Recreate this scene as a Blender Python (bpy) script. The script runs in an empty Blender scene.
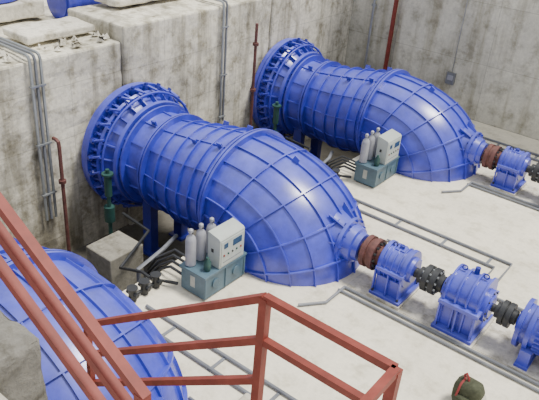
import bpy, math, random
from mathutils import Vector, Matrix
random.seed(4)
pi=math.pi
# ---------------------------------------------------------------- materials
def new_mat(name):
    m=bpy.data.materials.new(name); m.use_nodes=True
    nt=m.node_tree; b=nt.nodes['Principled BSDF']; return m,nt,b
def N(nt,t,**k):
    n=nt.nodes.new(t)
    for a,v in k.items(): setattr(n,a,v)
    return n
def pos(nt): return N(nt,'ShaderNodeNewGeometry').outputs['Position']
def noise(nt,vec,scale,detail=6,rough=.6,stretch=None):
    if stretch:
        mp=N(nt,'ShaderNodeMapping'); mp.inputs['Scale'].default_value=stretch
        nt.links.new(vec,mp.inputs['Vector']); vec=mp.outputs[0]
    n=N(nt,'ShaderNodeTexNoise'); n.inputs['Scale'].default_value=scale
    n.inputs['Detail'].default_value=detail; n.inputs['Roughness'].default_value=rough
    nt.links.new(vec,n.inputs['Vector']); return n.outputs['Fac']
def ramp(nt,fac,stops):
    r=N(nt,'ShaderNodeValToRGB'); e=r.color_ramp.elements
    while len(e)<len(stops): e.new(.5)
    for i,(p,c) in enumerate(stops):
        e[i].position=p; e[i].color=(*c,1)
    nt.links.new(fac,r.inputs[0]); return r.outputs[0]
def mul(nt,a,b,f=1.0,mode='MULTIPLY'):
    m=N(nt,'ShaderNodeMix',data_type='RGBA',blend_type=mode); m.inputs[0].default_value=f
    nt.links.new(a,m.inputs[6]); nt.links.new(b,m.inputs[7]); return m.outputs[2]
def bump(nt,b,h,strength=.3,dist=.02):
    n=N(nt,'ShaderNodeBump'); n.inputs['Strength'].default_value=strength; n.inputs['Distance'].default_value=dist
    nt.links.new(h,n.inputs['Height']); nt.links.new(n.outputs[0],b.inputs['Normal'])
def g(v): return (v,v,v)
def concrete(name,base,seam=None,dark=.45,bw=2.4,rh=1.2,contrast=1.0,seamv=.6,bmp=.4):
    m,nt,b=new_mat(name); P=pos(nt)
    n1=noise(nt,P,.55,8,.65); n2=noise(nt,P,9,8,.7); n3=noise(nt,P,1.6,5,.6,stretch=(1.6,1.6,.14)); n5=noise(nt,P,2.2,9,.72)
    k=.28*contrast
    c=ramp(nt,n1,[(.3,tuple(x*(1-k) for x in base)),(.5,base),(.72,tuple(min(1,x*(1+k*.8)) for x in base))])
    c=mul(nt,c,ramp(nt,n2,[(.3,g(1-.26*contrast)),(.6,g(1.0))]))
    c=mul(nt,c,ramp(nt,n5,[(.34,(1-.38*contrast,1-.4*contrast,1-.46*contrast)),(.5,g(1.0))]))
    if seam:
        c=mul(nt,c,ramp(nt,n3,[(.36,(dark,dark*.96,dark*.84)),(.53,g(1.0))]),.8)
        sx=N(nt,'ShaderNodeSeparateXYZ'); nt.links.new(P,sx.inputs[0])
        cb=N(nt,'ShaderNodeCombineXYZ'); nt.links.new(sx.outputs['Y' if seam=='Y' else 'X'],cb.inputs[0]); nt.links.new(sx.outputs['Z'],cb.inputs[1])
        br=N(nt,'ShaderNodeTexBrick'); br.offset=0
        for kk,v in (('Scale',1),('Mortar Size',.012),('Brick Width',bw),('Row Height',rh),('Mortar Smooth',.3)): br.inputs[kk].default_value=v
        br.inputs['Color1'].default_value=(1,1,1,1); br.inputs['Color2'].default_value=(.9,.9,.9,1); br.inputs['Mortar'].default_value=(.5,.5,.48,1)
        nt.links.new(cb.outputs[0],br.inputs['Vector']); c=mul(nt,c,br.outputs['Color'],seamv)
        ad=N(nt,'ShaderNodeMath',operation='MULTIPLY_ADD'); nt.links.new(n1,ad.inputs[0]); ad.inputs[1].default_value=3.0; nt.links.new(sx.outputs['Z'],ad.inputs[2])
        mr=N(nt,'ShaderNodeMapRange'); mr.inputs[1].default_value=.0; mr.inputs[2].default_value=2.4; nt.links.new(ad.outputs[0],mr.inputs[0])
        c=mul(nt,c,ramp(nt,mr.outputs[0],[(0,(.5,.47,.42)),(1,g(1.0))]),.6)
    nt.links.new(c,b.inputs['Base Color']); b.inputs['Roughness'].default_value=.92
    bump(nt,b,n2,bmp,.03); return m
def paint(name,base,rough=.4,var=.35,metal=0,scale=2.5,dust_sheen=None,spec=.5):
    m,nt,b=new_mat(name); P=pos(nt)
    n1=noise(nt,P,scale,7,.65); n2=noise(nt,P,30,4,.6)
    lo=tuple(x*(1-var) for x in base); hi=tuple(min(1,x*(1+var)+.008) for x in base)
    c=ramp(nt,n1,[(.3,lo),(.5,base),(.72,hi)])
    if dust_sheen:  # upward faces paler: patchy dust plus a top highlight painted into the colour
        d=N(nt,'ShaderNodeRGB'); d.outputs[0].default_value=(*dust_sheen,1)
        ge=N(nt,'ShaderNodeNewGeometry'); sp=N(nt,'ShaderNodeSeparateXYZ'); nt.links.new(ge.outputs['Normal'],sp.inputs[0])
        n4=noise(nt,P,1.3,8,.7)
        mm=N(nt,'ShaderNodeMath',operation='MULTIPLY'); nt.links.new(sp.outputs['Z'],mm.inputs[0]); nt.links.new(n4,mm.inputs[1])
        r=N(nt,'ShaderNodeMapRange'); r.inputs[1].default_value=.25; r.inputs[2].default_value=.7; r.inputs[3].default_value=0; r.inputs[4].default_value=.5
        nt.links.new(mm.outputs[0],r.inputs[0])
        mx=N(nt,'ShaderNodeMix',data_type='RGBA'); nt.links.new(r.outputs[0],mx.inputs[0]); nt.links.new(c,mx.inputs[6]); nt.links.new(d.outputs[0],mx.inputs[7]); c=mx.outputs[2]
    nt.links.new(c,b.inputs['Base Color']); b.inputs['Roughness'].default_value=rough; b.inputs['Metallic'].default_value=metal
    b.inputs['Specular IOR Level'].default_value=spec
    bump(nt,b,n2,.08,.01); return m
BLUE=paint('blue_enamel',(.04,.05,.47),.3,.3,dust_sheen=(.23,.26,.74),spec=.9)
BLUED=paint('blue_enamel_dark',(.024,.032,.3),.35,.3)
TEAL=paint('blue_grey_tank_paint',(.07,.125,.165),.45,.25)
WHITE=paint('cabinet_grey',(.42,.46,.43),.45,.08)
STEEL=paint('galvanised_steel',(.32,.34,.35),.4,.2,.5)
GREY=paint('pipe_grey',(.17,.18,.2),.5,.2)
DARK=paint('black_iron',(.025,.027,.03),.5,.3)
RED=paint('red_oxide_primer',(.2,.032,.02),.6,.25,scale=6)
RUST=paint('rusty_brown',(.12,.045,.038),.65,.45,scale=8)
GREEN=paint('dark_green_paint',(.02,.07,.06),.5,.3)
CYL=paint('gas_bottle_paint',(.33,.335,.37),.35,.15)
OLIVE=paint('olive_canvas',(.05,.055,.03),.9,.4,scale=12)
CLOTH=paint('pale_cloth',(.5,.48,.4),.9,.1)
STRAP=paint('red_strap',(.25,.03,.03),.7,.1)
SCREEN=paint('display_glass',(.03,.07,.13),.15,.1)
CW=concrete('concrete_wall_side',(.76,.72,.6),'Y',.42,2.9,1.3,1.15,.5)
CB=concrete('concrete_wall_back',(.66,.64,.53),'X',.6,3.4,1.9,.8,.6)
CT=concrete('concrete_rough',(.74,.7,.6),contrast=1.2,bmp=.7)
CG=concrete('concrete_weathered',(.22,.21,.185),contrast=1.3,bmp=1.0)
CM=concrete('concrete_mid_grey',(.28,.265,.22),contrast=1.1)  # mid-grey concrete tone for the foundation blocks
CP=concrete('concrete_pit_dark',(.13,.12,.1))  # dark concrete tone for the pit floor and edge
CF=concrete('floor_screed',(.8,.745,.6),contrast=.55,bmp=.15)
# ---------------------------------------------------------------- mesh builder
class MB:
    def __init__(s): s.v=[];s.f=[];s.mi=[];s.mats=[]
    def m(s,mat):
        if mat not in s.mats: s.mats.append(mat)
        return s.mats.index(mat)
    def add(s,vs,fs,mat):
        o=len(s.v); s.v+=[tuple(v) for v in vs]; k=s.m(mat)
        for f in fs: s.f.append([i+o for i in f]); s.mi.append(k)
    def box(s,x0,x1,y0,y1,z0,z1,mat,taper=0):
        t=taper
        vs=[(x0,y0,z0),(x1,y0,z0),(x1,y1,z0),(x0,y1,z0),(x0+t,y0+t,z1),(x1-t,y0+t,z1),(x1-t,y1-t,z1),(x0+t,y1-t,z1)]
        s.add(vs,[(0,3,2,1),(4,5,6,7),(0,1,5,4),(1,2,6,5),(2,3,7,6),(3,0,4,7)],mat)
    def bar(s,p0,p1,w,h,mat,up=(0,0,1)):
        p0=Vector(p0);p1=Vector(p1);d=(p1-p0).normalized();u=Vector(up)
        if abs(d.dot(u))>.95:u=Vector((1,0,0))
        a=d.cross(u).normalized()*w/2;b=a.cross(d).normalized()*h/2
        vs=[p+q for p in(p0,p1) for q in(-a-b,a-b,a+b,-a+b)]
        s.add(vs,[(0,1,2,3),(7,6,5,4),(0,4,5,1),(1,5,6,2),(2,6,7,3),(3,7,4,0)],mat)
    def cyl(s,p0,p1,r0,mat,r1=None,n=16):
        r1=r0 if r1 is None else r1
        p0=Vector(p0);p1=Vector(p1);d=(p1-p0).normalized();u=Vector((0,0,1)) if abs(d.z)<.9 else Vector((1,0,0))
        a=d.cross(u).normalized();b=d.cross(a)
        vs=[]
        for p,r in((p0,r0),(p1,r1)):
            for i in range(n):
                t=2*pi*i/n; vs.append(p+a*math.cos(t)*r+b*math.sin(t)*r)
        s.add(vs,[(i,(i+1)%n,n+(i+1)%n,n+i) for i in range(n)]+[tuple(range(n))[::-1],tuple(range(n,2*n))],mat)
    def tube(s,pts,r,mat,n=10):
        pts=[Vector(p) for p in pts]; rings=[]
        a=None
        for i,p in enumerate(pts):
            d=(pts[min(i+1,len(pts)-1)]-pts[max(i-1,0)]).normalized()
            if a is None:
                u=Vector((0,0,1)) if abs(d.z)<.9 else Vector((1,0,0)); a=d.cross(u).normalized()
            a=(a-d*a.dot(d)).normalized(); b=d.cross(a)
            rings+= [p+a*math.cos(2*pi*k/n)*r+b*math.sin(2*pi*k/n)*r for k in range(n)]
        fs=[(j*n+i,j*n+(i+1)%n,(j+1)*n+(i+1)%n,(j+1)*n+i) for j in range(len(pts)-1) for i in range(n)]
        L=(len(pts)-1)*n
        s.add(rings,fs+[tuple(range(n))[::-1],tuple(range(L,L+n))],mat)
    def lathe(s,prof,y,z,mat,n=40,axis='X',x=0):
        vs=[]
        for (a,r) in prof:
            for i in range(n):
                t=2*pi*i/n
                if axis=='X': vs.append((a,y+r*math.sin(t),z+r*math.cos(t)))
                else: vs.append((x+r*math.cos(t),y+r*math.sin(t),z+a))
        k=len(prof)
        fs=[(j*n+i,j*n+(i+1)%n,(j+1)*n+(i+1)%n,(j+1)*n+i) for j in range(k-1) for i in range(n)]
        s.add(vs,fs+[tuple(range(n))[::-1],tuple(range((k-1)*n,k*n))],mat)
    def mesh(s,name,angle=35):
        me=bpy.data.meshes.new(name); me.from_pydata(s.v,[],s.f)
        for m in s.mats: me.materials.append(m)
        me.polygons.foreach_set('material_index',s.mi); me.update()
        import bmesh
        bm=bmesh.new(); bm.from_mesh(me); bmesh.ops.recalc_face_normals(bm,faces=bm.faces); bm.to_mesh(me); bm.free()
        me.shade_smooth(); me.set_sharp_from_angle(angle=math.radians(angle))
        return me
    def obj(s,name,loc=(0,0,0),bevel=0,angle=35):
        return place(s.mesh(name,angle),name,loc,bevel)
def place(me,name,loc=(0,0,0),bevel=0):
    o=bpy.data.objects.new(name,me); o.location=loc; bpy.context.scene.collection.objects.link(o)
    if bevel:
        b=o.modifiers.new('bevel','BEVEL'); b.width=bevel; b.segments=2; b.limit_method='ANGLE'; b.angle_limit=math.radians(50)
    return o
def roughen(o,levels=6,strength=.1,size=.7):
    for p in o.data.polygons: p.use_smooth=False
    s=o.modifiers.new('sub','SUBSURF'); s.subdivision_type='SIMPLE'; s.levels=levels; s.render_levels=levels
    t=bpy.data.textures.new('rough','CLOUDS'); t.noise_scale=size; t.noise_depth=4
    d=o.modifiers.new('disp','DISPLACE'); d.texture=t; d.strength=strength; d.mid_level=.5; d.texture_coords='GLOBAL'
UY=[10.32,16.82,4.05]; UX=[0,0,.6]; ZA=.68
# ---------------------------------------------------------------- shell
b=MB(); b.box(-8.1,7,-3,20.8,-.9,0,CF); b.obj('floor')
b=MB(); b.box(-12.3,-8.1,-3,20.9,-2.1,-1.9,CP)
b.box(-8.1,-8.0,-3,20.9,-1.9,-.9,CP); b.obj('floor_pit')
WX=-12.12
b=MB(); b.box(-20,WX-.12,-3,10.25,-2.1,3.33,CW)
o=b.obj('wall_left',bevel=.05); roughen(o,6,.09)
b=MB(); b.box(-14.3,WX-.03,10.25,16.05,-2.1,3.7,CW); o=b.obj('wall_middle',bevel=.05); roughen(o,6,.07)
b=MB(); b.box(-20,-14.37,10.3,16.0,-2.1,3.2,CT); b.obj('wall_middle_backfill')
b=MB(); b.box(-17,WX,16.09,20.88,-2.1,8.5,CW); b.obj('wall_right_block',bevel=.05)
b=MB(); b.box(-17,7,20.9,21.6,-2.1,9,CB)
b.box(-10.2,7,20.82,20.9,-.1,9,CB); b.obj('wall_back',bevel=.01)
b=MB(); b.box(-14.0,-13.0,8.2,10.1,3.42,3.6,CT); o=b.obj('concrete_kerb',bevel=.04); roughen(o,4,.06,.5)
b=MB(); b.box(-14.0,-13.0,3,7.5,3.42,3.6,CT); o=b.obj('concrete_kerb',bevel=.04); roughen(o,5,.06,.5)
b=MB(); b.box(-16.8,-14.9,4,10.0,3.42,3.85,CT); o=b.obj('concrete_slab',bevel=.05); roughen(o,5,.06,.5)
b=MB(); b.box(-14.2,-13.3,11.0,15.9,3.8,4.0,CT); o=b.obj('concrete_kerb',bevel=.05); roughen(o,5,.08,.5)
b=MB()
for i in range(46):
    x=random.uniform(-12.9,-12.4); y=random.uniform(8.3,10.1) if i%2 else random.uniform(5,7.5); s=random.uniform(.03,.08); z=3.40
    q=[Vector((random.uniform(-1,1),random.uniform(-1,1),random.uniform(.0,1)))*s for _ in range(4)]
    c=Vector((x,y,z)); b.add([c+v for v in (Vector((-s,-s,-.02)),Vector((s,-s,-.02)),Vector((s,s,-.02)),Vector((-s,s,-.02)))]+[c+v+Vector((0,0,s*.4)) for v in q],[(0,1,2,3),(4,5,6,7),(0,1,5,4),(1,2,6,5),(2,3,7,6),(3,0,4,7)],CT)
b.obj('rubble',angle=10)
for i,y in enumerate(UY):
    b=MB(); b.box(-10.3,-9.45,y-2.95,y-2.0,-1.9,-.35,CM); b.obj('foundation_block',bevel=.03)
# ---------------------------------------------------------------- pump casing
S0=-8.15; PZ=-.35; A=3.05; R0=1.44; B=ZA+R0-PZ; LEN=2.3
def lerp(tab,x):
    if x<=tab[0][0]: return tab[0][1]
    for (a,u),(c,v) in zip(tab,tab[1:]):
        if x<=c: return u+(v-u)*(x-a)/(c-a)
    return tab[-1][1]
PROF=[(-12.07,1.47),(-11.6,1.42),(-11.15,1.14),(-10.45,1.1),(-9.6,1.22),(-8.8,1.36),(-8.15,1.44)]
def sec(s):
    if s<=S0:
        r=lerp(PROF,s); t=max(0,min(1,(s+9.6)/(1.45))); t=t*t*(3-2*t)
        top=ZA+r; bot=ZA-r+.39*t
        return (s,(top+bot)/2,0,1,(top-bot)/2,r)
    ph=(s-S0)/LEN; e=-.02+.1*min(1,ph)
    k=1+.045*max(0,math.sin(2*ph))**2
    ox,oz=S0+A*k*math.sin(ph),PZ+B*k*math.cos(ph); ix,iz=S0+e*math.sin(ph),PZ+e*math.cos(ph)
    d=math.hypot(ox-ix,oz-iz)
    return ((ox+ix)/2,(oz+iz)/2,(ox-ix)/d,(oz-iz)/d,d/2,R0+.13*min(1,ph))
def pt(s,th,off=0):
    cx,cz,nx,nz,rn,ry=sec(s); c=math.cos(th); q=math.sin(th)
    return Vector((cx+nx*(rn+off)*c,(ry+off)*q,cz+nz*(rn+off)*c))
SEND=S0+LEN*math.radians(100)
def casing():
    b=MB(); n=72
    ss=[-12.07,-11.8,-11.6,-11.4,-11.15,-10.8,-10.45]+[-10.45+i*(S0+10.45)/12 for i in range(1,13)]+[S0+(SEND-S0)*i/26 for i in range(1,27)]
    vs=[pt(s,2*pi*i/n) for s in ss for i in range(n)]
    b.add(vs,[(j*n+i,j*n+(i+1)%n,(j+1)*n+(i+1)%n,(j+1)*n+i) for j in range(len(ss)-1) for i in range(n)],BLUE)
    def ring(s,h,w,mat=BLUE,bolts=0,br=.028,bl=.05):
        vs=[]
        for i in range(n):
            t=2*pi*i/n
            vs+=[pt(s-w/2,t,-.03),pt(s-w/2,t,h),pt(s+w/2,t,h),pt(s+w/2,t,-.03)]
        b.add(vs,[(4*i+k,4*i+k+1,4*((i+1)%n)+k+1,4*((i+1)%n)+k) for i in range(n) for k in range(3)],mat)
        for i in range(bolts):
            t=2*pi*(i+.5)/bolts; p=pt(s,t,h*.55); d=Vector((1,0,0))
            b.cyl(p-d*(w/2+bl),p+d*(w/2+bl),br,BLUED,n=6)
    def lrib(th,s0,s1,h,w,k=14,mat=BLUE):
        vs=[]
        for i in range(k+1):
            s=s0+(s1-s0)*i/k; d=w/2/sec(s)[5]
            vs+=[pt(s,th-d,-.03),pt(s,th-d,h),pt(s,th+d,h),pt(s,th+d,-.03)]
        fs=[(4*i+q,4*i+q+1,4*i+q+5,4*i+q+4) for i in range(k) for q in range(3)]+[(0,1,2,3),(4*k+3,4*k+2,4*k+1,4*k)]
        b.add(vs,fs,mat)
    ring(-12.0,.14,.12,BLUE,44,.03)
    ring(-11.84,.2,.08,BLUE,44,.035,.07)
    ring(-11.56,.12,.06,BLUE,36,.03)
    ring(-11.13,.22,.09,BLUE,36,.03,.06)
    ring(-11.0,.17,.05)
    ring(-10.45,.15,.06,BLUE,36,.028); ring(-10.36,.15,.05)
    for i in range(24):
        t=2*pi*i/24
        lrib(t,-11.84,-11.56,.12,.05,3); lrib(t+.13,-11.56,-11.15,.13,.03,3)
        p=pt(-11.7,t+.13,.0); q=pt(-11.7,t+.13,.2); b.cyl(p,q,.08,BLUED,n=10)
        q2=pt(-11.7,t+.13,.26); b.cyl(q,q2,.05,BLUED,n=8)
        a=pt(-11.7,t+.13,.2); c=pt(-11.42,t+.2,.26); b.bar(a,c,.07,.04,BLUE)
    for i in range(12): lrib(2*pi*i/12+.1,-11.0,-10.45,.035,.03,3)
    b.tube([pt(-11.38,2*pi*i/60,.24) for i in range(61)],.03,BLUE,8)
    for s in(-9.95,-9.5,-9.08,-8.68): ring(s,.065,.028)
    ring(-8.36,.05,.03)
    ring(-8.17,.14,.05,BLUE,48,.026,.045); ring(-8.1,.14,.05)
    for i in range(12): lrib(2*pi*i/12+.1,-10.36,-8.2,.032,.02,8)
    for dg in(19,37,54,71): ring(S0+LEN*math.radians(dg),.06,.028)
    for i in range(-6,7): lrib(math.radians(i*19),S0,SEND,.05,.026,24)
    for s,th in((-9.2,.3),(-9.2,-.5),(-8.45,.25),(-8.45,-.45),(-7.2,0.0),(-10.7,.4),(-10.7,-.4)):
        p=pt(s,th,-.02); q=pt(s,th,.15); b.bar(p,q,.14,.04,BLUE,up=(0,1,0))
    # support feet of the casing in the pit
    for sy in(-.55,.55):
        b.box(-10.95,-10.65,sy-.12,sy+.12,-1.9,-.2,BLUED); b.box(-11.05,-10.55,sy-.22,sy+.22,-1.9,-1.84,BLUED)
    b.lathe([(-5.75,.62),(-5.4,.48),(-5.36,.48),(-5.36,.54),(-5.28,.54),(-5.28,.42),(-5.12,.38),(-5.1,.32),(-4.99,.3),(-4.985,.12)],0,ZA,BLUE,36)
    for i in range(12):
        t=2*pi*i/12+.2
        b.cyl((-5.4,.5*math.sin(t),ZA+.5*math.cos(t)),(-5.24,.5*math.sin(t),ZA+.5*math.cos(t)),.026,BLUED,n=6)
    for i in range(8):
        t=pi*i/4+.3; d=Vector((0,math.sin(t),math.cos(t)))
        o=Vector((0,0,ZA)); w=Vector((0,math.cos(t),-math.sin(t)))*.015
        tri=[o+Vector((-5.7,0,0))+d*.76,o+Vector((-5.7,0,0))+d*.3,o+Vector((-5.36,0,0))+d*.3,o+Vector((-5.36,0,0))+d*.51]
        vs=[p+w for p in tri]+[p-w for p in tri]
        b.add(vs,[(0,1,2,3),(7,6,5,4),(0,4,5,1),(1,5,6,2),(2,6,7,3),(3,7,4,0)],BLUE)
    return b.mesh('tubular_pump',30)
me=casing()
for x,y in zip(UX,UY): place(me,'tubular_water_pump',(x,y,0))
# ---------------------------------------------------------------- drive train
def coupling_red():
    b=MB(); 
    b.lathe([(-4.98,.12),(-4.98,.2),(-4.9,.2),(-4.9,.34),(-4.8,.34),(-4.8,.3),(-4.72,.3),(-4.72,.34),(-4.62,.34),(-4.62,.2),(-4.52,.2),(-4.52,.11),(-4.505,.11)],0,ZA,RUST,36)
    for i in range(12):
        t=2*pi*i/12; y,z=.27*math.sin(t),ZA+.27*math.cos(t); b.cyl((-4.94,y,z),(-4.57,y,z),.028,DARK,n=6)
    return b.mesh('c',30)
def bearing():
    b=MB()
    b.lathe([(-4.5,.14),(-4.5,.26),(-4.44,.28),(-4.44,.4),(-4.36,.4),(-4.36,.36),(-3.94,.36),(-3.94,.4),(-3.86,.4),(-3.86,.27),(-3.78,.25),(-3.78,.1)],0,ZA+.02,BLUE,36)
    for x in(-4.28,-4.15,-4.02): b.lathe([(x-.015,.3),(x-.015,.39),(x+.015,.39),(x+.015,.3)],0,ZA+.02,BLUE,36)
    b.box(-4.42,-3.88,-.36,.36,.1,.5,BLUE,-.0); b.box(-4.48,-3.8,-.47,.47,.07,.13,BLUE)
    b.box(-4.5,-3.78,-.5,.5,.013,.07,CT)
    b.box(-4.45,-3.85,-.43,.43,ZA-.03,ZA+.04,BLUE)
    for sx in(-4.44,-4.15,-3.88):
        for sy in(-1,1): b.box(sx-.015,sx+.015,min(sy*.36,sy*.44),max(sy*.36,sy*.44),.13,.64,BLUE)
    for x in(-4.43,-3.87):
        for y in(-.42,.42): b.cyl((x,y,.12),(x,y,.19),.03,DARK,n=6)
    b.cyl((-4.15,0,1.0),(-4.15,0,1.14),.05,BLUED,n=10)
    b.tube([(-4.3+.045*math.cos(t*pi/5),0,1.1+.045*math.sin(t*pi/5)) for t in range(11)],.014,DARK,6)
    b.box(-4.25,-4.05,-.1,.1,1.02,1.07,BLUE)
    return b.mesh('b',30)
def coupling_dark():
    b=MB()
    b.lathe([(-3.775,.1),(-3.68,.1),(-3.68,.17),(-3.56,.17),(-3.56,.27),(-3.45,.27),(-3.45,.22),(-3.4,.22),(-3.4,.27),(-3.29,.27),(-3.29,.17),(-3.17,.17),(-3.17,.1),(-3.145,.1)],0,ZA,DARK,30)
    for i in range(10):
        t=2*pi*i/10; y,z=.22*math.sin(t),ZA+.22*math.cos(t); b.cyl((-3.59,y,z),(-3.26,y,z),.022,STEEL,n=6)
    return b.mesh('c2',30)
def gearbox():
    b=MB(); n=20
    def prof(w,h,zb):
        p=[(-w,zb)]
        for i in range(n+1):
            t=pi-pi*i/n; p.append((w*math.cos(t),h-w*.95+w*.95*math.sin(t)))
        p.append((w,zb)); return p
    def ext(x0,x1,w,h,zb,mat):
        p=prof(w,h,zb); k=len(p); vs=[(x0,y,z) for y,z in p]+[(x1,y,z) for y,z in p]
        b.add(vs,[(i,(i+1)%k,k+(i+1)%k,k+i) for i in range(k)]+[tuple(range(k))[::-1],tuple(range(k,2*k))],mat)
    ext(-2.98,-2.34,.42,1.17,.1,BLUE)
    for x in(-2.98,-2.76,-2.55,-2.34): ext(x-.02,x+.02,.47,1.22,.1,BLUE)
    b.box(-3.05,-2.27,-.53,.53,ZA-.04,ZA+.04,BLUE)
    b.box(-3.06,-2.26,-.56,.56,.07,.14,BLUE); b.box(-3.1,-2.22,-.6,.6,.013,.07,CT)
    for sx in(-3.0,-2.66,-2.32):
        for sy in(-1,1): b.box(sx-.018,sx+.018,min(sy*.4,sy*.54),max(sy*.4,sy*.54),.14,ZA-.04,BLUE)
    b.lathe([(-3.14,.12),(-3.14,.22),(-3.08,.25),(-3.08,.32),(-2.24,.32),(-2.24,.25),(-2.205,.22),(-2.205,.12)],0,ZA,BLUE,30)
    for x in(-3.085,-2.235):
        for i in range(8):
            t=2*pi*i/8; y,z=.285*math.sin(t),ZA+.285*math.cos(t); b.cyl((x-.02,y,z),(x+.02,y,z),.02,DARK,n=6)
    for x in(-2.87,-2.45): b.tube([(x+.05*math.cos(t*pi/5),0,1.25+.05*math.sin(t*pi/5)) for t in range(11)],.016,BLUED,6)
    b.cyl((-2.66,.1,1.15),(-2.66,.1,1.3),.05,BLUED,n=12)
    for x in(-3.0,-2.32):
        for y in(-.5,.5): b.cyl((x,y,.13),(x,y,.2),.03,DARK,n=6)
    return b.mesh('g',30)
def coupling_small():
    b=MB(); b.lathe([(-2.2,.08),(-2.12,.08),(-2.12,.15),(-2.03,.15),(-2.03,.24),(-1.94,.24),(-1.94,.2),(-1.91,.2),(-1.91,.24),(-1.82,.24),(-1.82,.14),(-1.74,.14),(-1.74,.08),(-1.705,.08)],0,ZA,DARK,30)
    return b.mesh('c3',30)
def motor():
    b=MB()
    b.lathe([(-1.7,.1),(-1.7,.2),(-1.66,.24),(-1.64,.46),(-1.56,.47),(-1.56,.38),(-.5,.38),(-.5,.45),(-.4,.45),(-.36,.4),(-.2,.36),(-.16,.1)],0,ZA,BLUE,40)
    for i in range(28):
        t=2*pi*i/28; d=Vector((0,math.sin(t),math.cos(t)))
        b.bar(Vector((-1.3,0,ZA))+d*.4,Vector((-.5,0,ZA))+d*.4,.014,.08,BLUE,up=d)
    b.lathe([(-1.46,.3),(-1.46,.46),(-1.38,.46),(-1.38,.3)],0,ZA,BLUE,40)
    for x in(-1.35,-.75):
        b.box(x-.12,x+.12,-.5,.5,.07,.12,BLUE)
        for sy in(-1,1): b.box(x-.1,x+.1,min(sy*.2,sy*.46),max(sy*.2,sy*.46),.1,.42,BLUE)
    b.box(-1.3,-.8,-.16,.16,ZA+.38,ZA+.6,BLUE); b.box(-1.55,-.45,-.55,.55,.013,.07,CT)
    return b.mesh('m',30)
M=[(coupling_red(),'flanged_shaft_coupling'),(bearing(),'thrust_bearing_housing'),(coupling_dark(),'gear_coupling'),(gearbox(),'reduction_gearbox'),(coupling_small(),'motor_coupling'),(motor(),'electric_motor')]
for x,y in zip(UX,UY):
    for me,nm in M: place(me,nm,(x,y,0),.006 if nm in('reduction_gearbox','thrust_bearing_housing') else 0)
# ---------------------------------------------------------------- floor pipework frames
for ux,y in zip(UX,(10.32,16.82,3.85)):
    b=MB(); z=.04
    for dy,x1 in((2.7,-2.65),(2.3,-2.9)): b.tube([(-7.4,y+dy,z),(x1,y+dy,z)]+[(x1,y+dy,z),(x1,y+1.25,z)][1:],.035,GREY,8)
    for dx in(-6.6,-5.4,-4.2,-3.1): b.box(dx-.03,dx+.03,y+2.26,y+2.74,0,.02,GREY)
    b.tube([(-4.95,y-.62,z),(.8,y-.62,z)],.035,GREY,8); b.tube([(-5.0,y-.78,z),(.8,y-.78,z)],.03,GREY,8)
    b.tube([(-4.95,y-.62,z),(-4.95,y-1.3,z),(-5.3,y-1.75,z)],.03,GREY,8)
    b.tube([(-4.7,y+.56,z),(-4.7,y+1.6,z),(-5.2,y+1.6,z)],.03,GREY,8)
    b.tube([(-2.75,y+1.25,z),(-1.6,y+1.25,z),(-1.6,y+.8,z)],.03,GREY,8)
    b.obj('floor_conduit_run')
    b=MB(); b.box(-4.97+ux,.6,y-.5,y+.5,-.0,.012,CT); b.obj('machine_plinth')
# ---------------------------------------------------------------- hydraulic power units
def hpu():
    b=MB()
    b.box(-7.35,-6.72,-2.9,-1.72,.04,.55,TEAL); b.box(-7.38,-6.69,-2.93,-1.69,.53,.58,TEAL)
    b.box(-7.3,-6.77,-2.85,-1.8,0,.05,DARK)
    for y in(-2.88,-2.3,-1.74): b.box(-6.725,-6.7,y-.02,y+.02,.06,.53,TEAL)
    b.cyl((-6.72,-2.6,.3),(-6.69,-2.6,.3),.1,TEAL,n=20)
    b.cyl((-6.72,-2.0,.3),(-6.69,-2.0,.3),.1,TEAL,n=20)
    b.box(-7.1,-6.98,-2.905,-2.895,.2,.45,STEEL)
    return b.mesh('hpu')
def console():
    b=MB()
    y0,y1=-2.52,-1.8
    p=[(-7.02,.585),(-6.7,.585),(-6.7,1.22),(-6.74,1.26),(-7.02,1.32)]
    vs=[(x,y0,z) for x,z in p]+[(x,y1,z) for x,z in p]; k=5
    b.add(vs,[(i,(i+1)%k,k+(i+1)%k,k+i) for i in range(k)]+[tuple(range(k)),tuple(range(k,2*k))[::-1]],WHITE)
    def onface(u0,u1,v0,v1,mat,lift=.008):
        a=Vector((-6.7,0,.6)); c=Vector((-6.7,0,1.2)); nrm=Vector((1,0,0))*lift
        P=lambda u,v:(a+(c-a)*v)+nrm+Vector((0,y0+(y1-y0)*u,0))
        q=[P(u0,v0),P(u1,v0),P(u1,v1),P(u0,v1)]; w=[x-nrm*2 for x in q]
        b.add(q+w,[(0,1,2,3),(0,4,5,1),(1,5,6,2),(2,6,7,3),(3,7,4,0)],mat)
    onface(.05,.95,.04,.97,WHITE,.012)
    onface(.5,.86,.62,.86,SCREEN,.02); onface(.14,.3,.68,.86,SCREEN,.02)
    for i in range(5):
        yy=y0+(.15+.17*i)*(y1-y0); b.cyl((-6.7,yy,.86),(-6.67,yy,.86),.022,[RED,GREEN,DARK,GREEN,RED][i],n=10)
    onface(.12,.88,.16,.19,GREY,.017)
    b.box(-6.92,-6.86,y0-.012,y0,.9,.98,DARK)
    return b.mesh('con')
def bottle():
    b=MB(); b.lathe([(0,.08),(.02,.105),(.56,.105),(.63,.09),(.68,.045),(.70,.035),(.74,.035),(.74,.05),(.80,.045),(.82,.02)],0,0,CYL,24,'Z')
    b.cyl((0,0,.68),(.06,0,.76),.015,DARK,n=8)
    return b.mesh('bot')
def accu():
    b=MB(); b.lathe([(0,.05),(.03,.07),(.2,.07),(.27,.03),(.3,.03)],0,0,GREEN,16,'Z'); return b.mesh('acc')
mh,mc,mb,ma=hpu(),console(),bottle(),accu()
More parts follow.
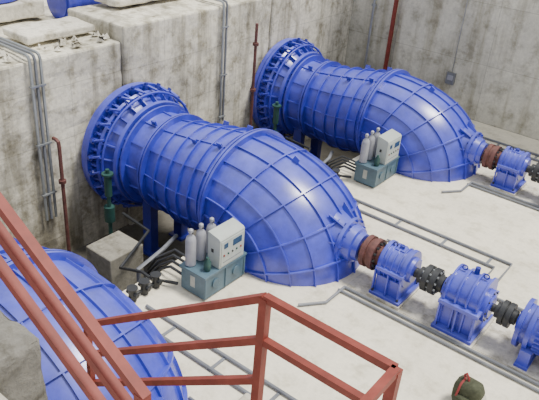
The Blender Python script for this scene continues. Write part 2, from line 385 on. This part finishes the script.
for y in UY[:2]:
    place(mh,'hydraulic_oil_tank',(0,y,0),.008); place(mc,'control_cabinet',(0,y,0),.006)
    for dx,dy in((-7.22,-2.78),(-7.22,-2.5),(-7.22,-2.2)): place(mb,'gas_bottle',(dx,y+dy,.58))
    place(ma,'small_accumulator',(-6.85,y-2.7,.58))
for y in UY[:2]:
    b=MB()
    for i in range(4):
        yy=y-2.8+i*.16; x=-7.5-.12*i
        b.tube([(-7.36,yy,.25),(x-.25,yy,.28),(x-.5,yy-.1*i,.1),(x-.75,yy-.3,-.3),(x-.9,yy-.2,-.9),(x-.95,yy,-1.9)],.03,DARK,8)
    for i in range(3):
        cx=-7.75-.0*i; yy=y-3.2-.3*i; b.cyl((cx,yy,.0),(cx,yy,.28),.08,DARK,n=12); b.cyl((cx-.14,yy,.16),(cx+.14,yy,.16),.05,DARK,n=10)
        b.cyl((cx,yy,.28),(cx,yy,.3),.11,DARK,n=14)
    b.tube([(-7.4,y-2.95,.12),(-7.75,y-3.1,.1),(-7.75,y-3.9,.1)],.035,DARK,8)
    b.tube([(-7.75,y-3.2,.1),(-8.2,y-3.15,.1),(-9.0,y-3.05,-.25),(-9.6,y-1.7,-.2),(-10.6,y-1.6,-.2)],.035,DARK,8)
    b.tube([(-8.6,y-2.9,-1.9),(-8.6,y-2.9,-.15),(-8.6,y-2.2,.0),(-9,y-1.4,-.2)],.05,GREY,8)
    b.obj('hydraulic_valve_piping')
    b=MB(); x=-10.95; yy=y-1.72
    b.cyl((x,yy,-1.9),(x,yy,.9),.05,GREEN); b.cyl((x,yy,.2),(x,yy,.75),.09,GREEN); b.cyl((x,yy,-.5),(x,yy,-.1),.13,GREEN)
    b.cyl((x,yy,.75),(x,yy,.8),.14,GREEN); b.box(x-.2,x+.2,yy-.2,yy+.2,-1.9,-1.8,GREEN)
    b.obj('servo_actuator_post')
# ---------------------------------------------------------------- poles and conduits
def pole(name,pts,r,mat,collars=()):
    b=MB(); b.tube(pts,r,mat,10)
    for p in collars: b.cyl(Vector(p)-Vector((0,0,.04)),Vector(p)+Vector((0,0,.04)),r*2,mat,n=12)
    return b.obj(name)
def conduit(y,xf,zt,zb,k,xend,name='conduit_run'):
    b=MB()
    for i in range(k):
        yy=y+i*.13; x=xf+.08; z=zt+.1
        b.tube([(xend,yy,z),(x-.12,yy,z),(x-.04,yy,z-.03),(x,yy,z-.12),(x,yy,zb)],.035,STEEL if i!=1 else GREY,8)
    for z in(zt-.6,zt-2,zt-3.3): b.box(xf+.04,xf+.13,y-.06,y+(k-1)*.13+.06,z-.02,z+.02,STEEL)
    b.obj(name)
conduit(7.65,WX-.1,3.4,-.6,3,-14.5)
conduit(13.75,WX+.0,3.75,.3,2,-13.1)
pole('standpipe',[(-11.6,14.7,-1.9),(-11.6,14.7,3.2)],.045,RUST,[(-11.6,14.7,2.6),(-11.6,14.7,1.2)])
pole('standpipe',[(-11.95,8.05,-1.9),(-11.95,8.05,1.3),(-11.97,8.05,1.42),(-12.05,8.05,1.46),(-12.15,8.05,1.46)],.045,RUST,[(-11.95,8.05,.4)])
b=MB(); b.bar((-10.35,20.7,-1.9),(-10.35,20.7,7.5),.11,.11,RED); b.box(-10.5,-10.2,20.6,20.81,-1.9,-1.85,RED); b.obj('steel_column')
pole('drain_pipe',[(-11.2,20.74,-1.9),(-11.2,20.74,7)],.045,STEEL,[(-11.2,20.74,3)])
b=MB(); b.box(-8.05,-7.75,20.7,20.81,1.0,1.4,GREY); b.box(-8.0,-7.8,20.68,20.7,1.15,1.32,CYL); b.tube([(-7.9,20.77,1.4),(-7.9,20.77,4.5)],.015,STEEL,6); b.obj('switch_box',bevel=.01)
def bigpipe(p0,p1,r):
    b=MB(); b.cyl(p0,p1,r,BLUE,n=40); p0=Vector(p0);p1=Vector(p1);d=(p1-p0)
    for t in(0.02,.35,.65,.98): q=p0+d*t; b.cyl(q-d.normalized()*.04,q+d.normalized()*.04,r+.08,BLUE,n=40)
    return b.obj('penstock_pipe_section')
bigpipe((-14.95,10.4,3.71),(-14.95,14.6,3.71),.42)
b=MB(); b.lathe([(0,.9),(.5,.9),(.5,1.0),(.6,1.0),(.6,.85),(.1,.85)],8.9,3.88,BLUE,40,'Z',x=-15.85); b.obj('manhole_ring')
# ---------------------------------------------------------------- foreground concrete, stair railing
b=MB(); b.box(-9,-3.65,-1.2,2.15,0,4.4,CG); o=b.obj('stair_abutment',bevel=.08); roughen(o,6,.12,.3)
b=MB(); b.box(-2.05,.9,.8,2.75,4.32,4.46,CT); b.box(-1.4,-1.0,1.5,1.9,0,4.32,CT); b.box(-3.55,-2.05,.8,1.6,4.3,4.42,CT); b.obj('stair_landing',bevel=.02)
b=MB(); w=.05
def rail(p,q,ww=w): b.bar(p,q,ww,ww,RED)
zt=5.51; sl=.70
for off in(0,.34,.69):
    rail((-1.85,2.6,zt-off),(-3.75,2.6,zt-off-1.9*sl))
for off in(0,.34):
    rail((-1.85,2.6,zt-off),(-.94,2.6,zt-off)); rail((-.94,2.6,zt-off),(-.94,1.2,zt-off))
rail((-1.85,2.6,4.48),(-1.85,2.6,zt),.06); rail((-.94,2.6,4.48),(-.94,2.6,zt),.06)
rail((-3.7,2.6,3.15),(-3.7,2.6,zt-1.85*sl),.05)
b.box(-1.95,-1.75,2.5,2.7,4.465,4.485,RED)
b.obj('stair_handrail')
b=MB()
for off in(0,.22,.5):
    rail((-1.72,1.5,5.6-off),(-4.6,1.5,5.6-off+2.88*.59),.055)
rail((-1.74,1.5,4.465),(-1.74,1.5,5.62),.06); rail((-3.3,1.5,4.43),(-3.3,1.5,5.6+1.58*.59),.05)
b.obj('stair_handrail')
# ---------------------------------------------------------------- backpack on floor
b=MB(); n=28
def sgn(v,e): return math.copysign(abs(v)**e,v)
def puff(cx,cy,cz,rx,ry,rz,mat,e=.6,k=12,wr=.03):
    vs=[];
    for j in range(k+1):
        ph=-pi/2+pi*j/k
        for i in range(n):
            t=2*pi*i/n; q=1+wr*math.sin(4*t+5*ph)
            vs.append((cx+rx*sgn(math.cos(ph),e)*sgn(math.cos(t),e)*q,cy+ry*sgn(math.cos(ph),e)*sgn(math.sin(t),e)*q,cz+rz*sgn(math.sin(ph),e)))
    b.add(vs,[(j*n+i,j*n+(i+1)%n,(j+1)*n+(i+1)%n,(j+1)*n+i) for j in range(k) for i in range(n)],mat)
puff(0,0,.27,.24,.17,.27,OLIVE); puff(.0,-.17,.18,.17,.08,.15,OLIVE); puff(.2,.02,.2,.09,.1,.15,CLOTH)
b.tube([(-.12,.02,.52),(-.13,.0,.6),(-.1,-.02,.66),(-.05,-.03,.6),(-.04,-.02,.52)],.02,STRAP,6)
b.tube([(-.12,-.17,.1),(-.13,-.2,.3),(-.12,-.14,.5),(-.1,0,.55)],.02,STRAP,6)
b.obj('backpack',(-1.76,8.4,0),angle=60)
# ---------------------------------------------------------------- light
w=bpy.data.worlds.new('sky'); bpy.context.scene.world=w; w.use_nodes=True
bg=w.node_tree.nodes['Background']; bg.inputs[0].default_value=(.95,.97,1,1); bg.inputs[1].default_value=1.1
sd=bpy.data.lights.new('sun','SUN'); sd.energy=5.2; sd.angle=math.radians(14); sd.color=(1,.96,.88)
so=bpy.data.objects.new('sun',sd); bpy.context.scene.collection.objects.link(so)
so.rotation_euler=Vector((-.32,-.26,-1)).to_track_quat('-Z','Y').to_euler()
# ---------------------------------------------------------------- camera
cd=bpy.data.cameras.new('camera'); co=bpy.data.objects.new('camera',cd); bpy.context.scene.collection.objects.link(co)
r=Vector((.7833,.6175,.0727)).normalized(); bk=Vector((.5104,-.7055,.4915)); bk=(bk-r*bk.dot(r)).normalized(); up=bk.cross(r)
mt=Matrix(((r.x,up.x,bk.x,0),(r.y,up.y,bk.y,0),(r.z,up.z,bk.z,8),(0,0,0,1)))
co.matrix_world=mt; cd.sensor_width=36; cd.lens=650/539*36; cd.clip_start=.05; cd.clip_end=200
bpy.context.scene.camera=co
